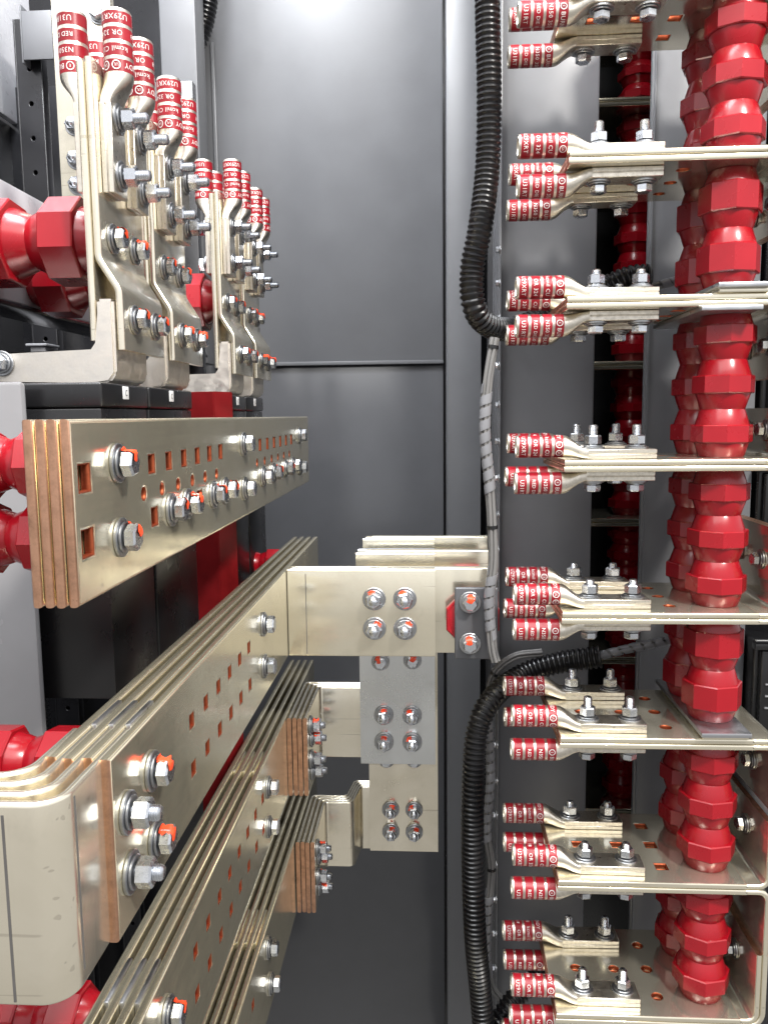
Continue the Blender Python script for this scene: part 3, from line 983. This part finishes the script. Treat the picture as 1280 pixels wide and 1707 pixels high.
# ================================================================== LEFT TOP: lug towers
TY = (.6975, .8265, 1.0750, 1.2040)
TN = ('nearest', 'second', 'third', 'farthest')
for i, yc in enumerate(TY):
    t = thing('terminal_bar', f'{TN[i]} vertical terminal bar with an S-bent foot plate and cable lugs', 'busbar', (-.268, yc, .05), 'vertical terminal bars')
    y0, y1 = yc - .0508, yc + .0508
    for k in range(1, 2):
        xc = -.2652 - k * .0064
        put('bar_plate', strip_mesh('bar_plate', [(xc, .0630), (xc, .2790 - .002 * k)], .0062, y0, y1, 'xz', ('silver_z', 'silver_z')), t)
    path = fillet_path([(-.2652, .2800), (-.2652, .1280), (-.2498, .1030), (-.2498, .0555)], .014, 8)
    put('foot_plate', strip_mesh('foot_plate', path, .0062, y0 + .001, y1 - .001, 'xz', ('silver_z', 'silver_z')), t)
    fx = -.2619
    for y in (yc - .0250, yc + .0250):
        bolt(t, (fx, y, .1475), (1, 0, 0), 'head', mark=True)
        bolt(t, (fx + .0154, y, .0815), (1, 0, 0), 'head', mark=True)
    ly = (yc - .0255, yc + .0250)
    for j, y in enumerate(ly):
        row = ('front', 'rear')[j]
        # right face
        wr = Matrix(((0, 0, 1, -.2620 + .0001), (0, 1, 0, y), (-1, 0, 0, .3215), (0, 0, 0, 1)))
        lug(wr, f'red-banded upright cable lug, {row} one on the open face of the {TN[i]} terminal bar', 'upright cable lugs on the terminal bars')
        wl = Matrix(((0, 0, -1, -.2748), (0, -1, 0, y + .004), (-1, 0, 0, .3235), (0, 0, 0, 1)))
        lug(wl, f'red-banded upright cable lug, {row} one on the hidden face of the {TN[i]} terminal bar', 'upright cable lugs on the terminal bars')
        for z in (.3215 - .0805, .3215 - .1250):
            bolt(t, (-.2620 + .0100, y, z), (1, 0, 0), 'nut', s=1.0)
            if i > 0: bolt(t, (-.2748 - .0100, y + .004, z), (-1, 0, 0), 'head')
    # cast terminal under the foot plate
    b = thing('cast_terminal', f'cast L-shaped breaker terminal under the {TN[i]} terminal bar', 'terminal', (-.27, yc, .03), 'cast terminals')
    bm = bmesh.new()
    prof = [(-.40, .0365), (-.40, .0535), (-.2720, .0535), (-.2672, .0600), (-.2672, .0955), (-.2533, .0955), (-.2533, .0365), (-.2590, .0290), (-.2750, .0290), (-.3500, .0310)]
    front = [bm.verts.new((x, y0 - .002, z)) for x, z in prof]
    back = [bm.verts.new((x, y1 - .030, z)) for x, z in prof]
    n = len(prof)
    for k in range(n):
        bm.faces.new((front[k], front[(k + 1) % n], back[(k + 1) % n], back[k]))
    bm.faces.new(front); bm.faces.new(back)
    bmesh.ops.bevel(bm, geom=list(bm.edges), offset=.0022, segments=2, affect='EDGES')
    put('casting', new_mesh('casting', bm, 'cast', 45), b)
    bolt(b, (-.3475, y0 - .0022, .0455), (0, -1, 0), 'nut', s=.85, short=True)
for i, yc in ((0, .6975), (2, 1.0750)):
    for z, lv in ((.1530, 'upper'),) + (((.1180, 'lower'),) if i == 0 else ()):
        w = Matrix.Translation((-.2815, yc + (.01 if lv == 'upper' else .125), z + (0 if lv == 'upper' else .022))) @ AX @ Matrix.Rotation(R(6), 4, 'Z')
        insulator(INSL, w, f'large red horizontal insulator, {lv} one, between the {TN[i]} terminal bar and the rail' if i == 0 else f'large red horizontal insulator between the {TN[i]} terminal bar and the rail', 'large horizontal red insulators')

# black current transformers under the terminals
for i, (ya, yb, lab) in enumerate(((.598, .698, 'nearest'), (.7025, .830, 'second'), (.985, 1.0735, 'third'), (1.078, 1.186, 'farthest'))):
    t = thing('black_housing', f'{lab} black moulded housing with a small white sticker under the terminals', 'housing', (-.3, (ya + yb) / 2, -.2), 'black housings under the terminals')
    put('body', box_mesh('body', 'black', -.46, -.2470, ya, yb, .0085, .0275, bev=.002, seg=3), t)
    put('lower_body', box_mesh('lower_body', 'black', -.46, -.2482, ya + .001, yb - .001, -.22, .0080, bev=.0015), t)
    st = put('sticker', box_mesh('sticker', 'label', -.2471, -.2466, ya + (yb - ya) * .42, ya + (yb - ya) * .42 + .0125, .0155, .0258, bev=.0002), t)
    vs, fs = text_tris('C', .007)
    bm = bmesh.new()
    bv = [bm.verts.new((-.2464, ya + (yb - ya) * .42 + .0042 + v[0], .0182 + v[1])) for v in vs]
    for f in fs: bm.faces.new([bv[q] for q in f])
    put('lettering', new_mesh('lettering', bm, 'black'), st)

# red upright post
t = thing('support_post', 'tall red fibreglass post standing behind the busbars', 'post', (-.26, .95, -1.1))
bm = bmesh.new()
prof = [(-.285, .935), (-.250, .925), (-.2365, .960), (-.272, .972)]
lo = [bm.verts.new((x, y, -1.1)) for x, y in prof]
hi = [bm.verts.new((x, y, .0300)) for x, y in prof]
for k in range(4): bm.faces.new((lo[k], lo[(k + 1) % 4], hi[(k + 1) % 4], hi[k]))
bm.faces.new(lo); bm.faces.new(hi)
bmesh.ops.bevel(bm, geom=list(bm.edges), offset=.001, segments=2, affect='EDGES')
put('post_body', new_mesh('post_body', bm, 'red_post', 30), t)
for z in (-.06, -.30, -.52):
    bolt(t, (-.2430, .9400, z), (.93, -.36, 0), 'head', s=.8)

# ================================================================== conduits and cables
def conduit(pts, label, r=.0138, p=.0062):
    c = Vector(pts[-1])
    return tag(put('corrugated_conduit', conduit_mesh(pts, r, p)), label, 'conduit', 'black corrugated conduits')
conduit([(.0625, .93, .60), (.0625, .93, .443), (.0648, .93, .3512), (.0632, .93, .2698), (.0549, .92, .2038), (.0462, .92, .159), (.0490, .92, .118), (.0690, .945, .1000), (.1033, .985, .1030), (.170, 1.0, .130), (.2307, 1.0, .1587), (.262, 1.0, .162)],
        'black corrugated conduit hanging from the top and curling behind the third plate')
conduit([(.2099, .99, -.3024), (.1597, 1.0, -.3136), (.1146, 1.0, -.3297), (.0744, .97, -.3509), (.0549, .95, -.3857), (.0494, .94, -.4581), (.0496, .94, -.5596), (.0527, .94, -.6474), (.0596, .95, -.7281), (.0650, .95, -.80), (.066, .95, -.90)],
        'black corrugated conduit arching from the sixth plate down to the bottom', .0142)
conduit([(.185, 1.0, -.722), (.150, 1.0, -.738), (.1185, .99, -.757), (.088, .97, -.785), (.076, .96, -.84)], 'short black conduit branch behind the eighth plate at the bottom')
conduit([(-.415, 1.615, .95), (-.417, 1.615, .86), (-.420, 1.615, .795), (-.432, 1.615, .745), (-.451, 1.615, .705), (-.475, 1.615, .665), (-.50, 1.615, .60)], 'black corrugated conduit in the top corner beside the rear panel', .020, .008)
conduit([(-.575, 1.05, -.23), (-.560, 1.05, -.29), (-.545, 1.05, -.36), (-.540, 1.05, -.46)], 'black corrugated conduit half hidden beyond the left panel', .010)

def wrap_mesh(path, r, pitch, frac):
    """helical plastic ribbon round a cable bundle"""
    pts = resample(path, .0016)
    fr = frames(pts)
    bm = bmesh.new()
    step = 14
    L = len(pts) * .0016
    turns = L / pitch
    n = int(turns * step)
    prev = None
    def at(s, a, rr):
        i = min(max(s / .0016, 0), len(fr) - 1.001)
        k = int(i); f = i - k
        p = fr[k][0].lerp(fr[k + 1][0], f)
        u, v = fr[k][2], fr[k][3]
        return p + (u * math.cos(a) + v * math.sin(a)) * rr
    for j in range(n + 1):
        s = j / n * (L - pitch)
        a = 2 * math.pi * j / step
        wd = pitch * frac
        cur = [bm.verts.new(at(s, a, r)), bm.verts.new(at(s + wd * .5, a, r * 1.02)), bm.verts.new(at(s + wd, a, r)), bm.verts.new(at(s + wd, a, r * .88)), bm.verts.new(at(s, a, r * .88))]
        if prev:
            for q in range(5):
                bm.faces.new((prev[q], prev[(q + 1) % 5], cur[(q + 1) % 5], cur[q]))
        prev = cur
    return new_mesh('spiral_wrap', bm, 'wrap', 60)
def cables(pts, label, nw=5, r=.0021, spread=.0034, wraps=(), ties=()):
    t = thing('cable_bundle', label, 'cables', pts[-1], 'grey cable bundles')
    path = resample(catmull(pts), .004)
    fr = frames(path)
    rnd = random.Random(len(pts))
    for k in range(nw):
        a0 = 2 * math.pi * k / nw
        pp = [p + (u * math.cos(a0 + i * .02) + v * math.sin(a0 + i * .02)) * spread for i, (p, tt, u, v) in enumerate(fr)]
        bm = bmesh.new()
        tube(bm, pp, r, 8)
        put('cable', new_mesh('cable', bm, 'cable', 60), t)
    for f0, f1 in wraps:
        sub = path[int(f0 * (len(path) - 1)):int(f1 * (len(path) - 1)) + 1]
        put('spiral_wrap', wrap_mesh(sub, spread + r * 1.25, .0150, .68), t)
    for f in ties:
        i = int(f * (len(path) - 2))
        sub = [path[i], path[i] + (path[i + 1] - path[i]).normalized() * .0035]
        bm = bmesh.new()
        tube(bm, sub, spread + r * 1.2, 16)
        put('cable_tie', new_mesh('cable_tie', bm, 'black', 40), t)
    return t
K8 = .865
cables([(x * K8, K8, z * K8) for x, z in ((.0775, .0925), (.0755, .0800), (.0690, .0371), (.0663, -.0213), (.0717, -.0805), (.0756, -.1331), (.0774, -.1862), (.0724, -.2323), (.0764, -.2900), (.082, -.315))],
       'grey cables in spiral wrap running down beside the grey sheet, upper bundle', wraps=((.14, .50), (.70, .95)), ties=(.025, .58))
cables([(.140, 1.005, -.302), (.105, 1.005, -.308), (.080, 1.005, -.330), (.0720, 1.005, -.365), (.0735, 1.005, -.41), (.0757, 1.005, -.4706), (.0714, 1.005, -.5448), (.0775, 1.005, -.5948), (.0735, 1.005, -.654), (.0721, 1.005, -.7227), (.079, 1.005, -.765), (.10, 1.0, -.79)],
       'grey cables in spiral wrap beside the conduit, lower bundle', wraps=((.20, .58), (.68, .92)), ties=(.13, .63))
cables([(.150, 1.015, -.3280), (.205, 1.00, -.3060), (.250, .995, -.2920), (.315, .99, -.276), (.36, .99, -.262)],
       'grey cables in spiral wrap leaving the conduit end above the sixth plate', 3, .0024, .0028, wraps=((.30, 1.0),))
cables([(.150, 1.012, .108), (.205, 1.008, .1255), (.262, 1.0, .1475), (.33, .995, .164)],
       'grey cables rising behind the third plate to the red insulators', 2, .0024, .0024, wraps=((.70, 1.0),))
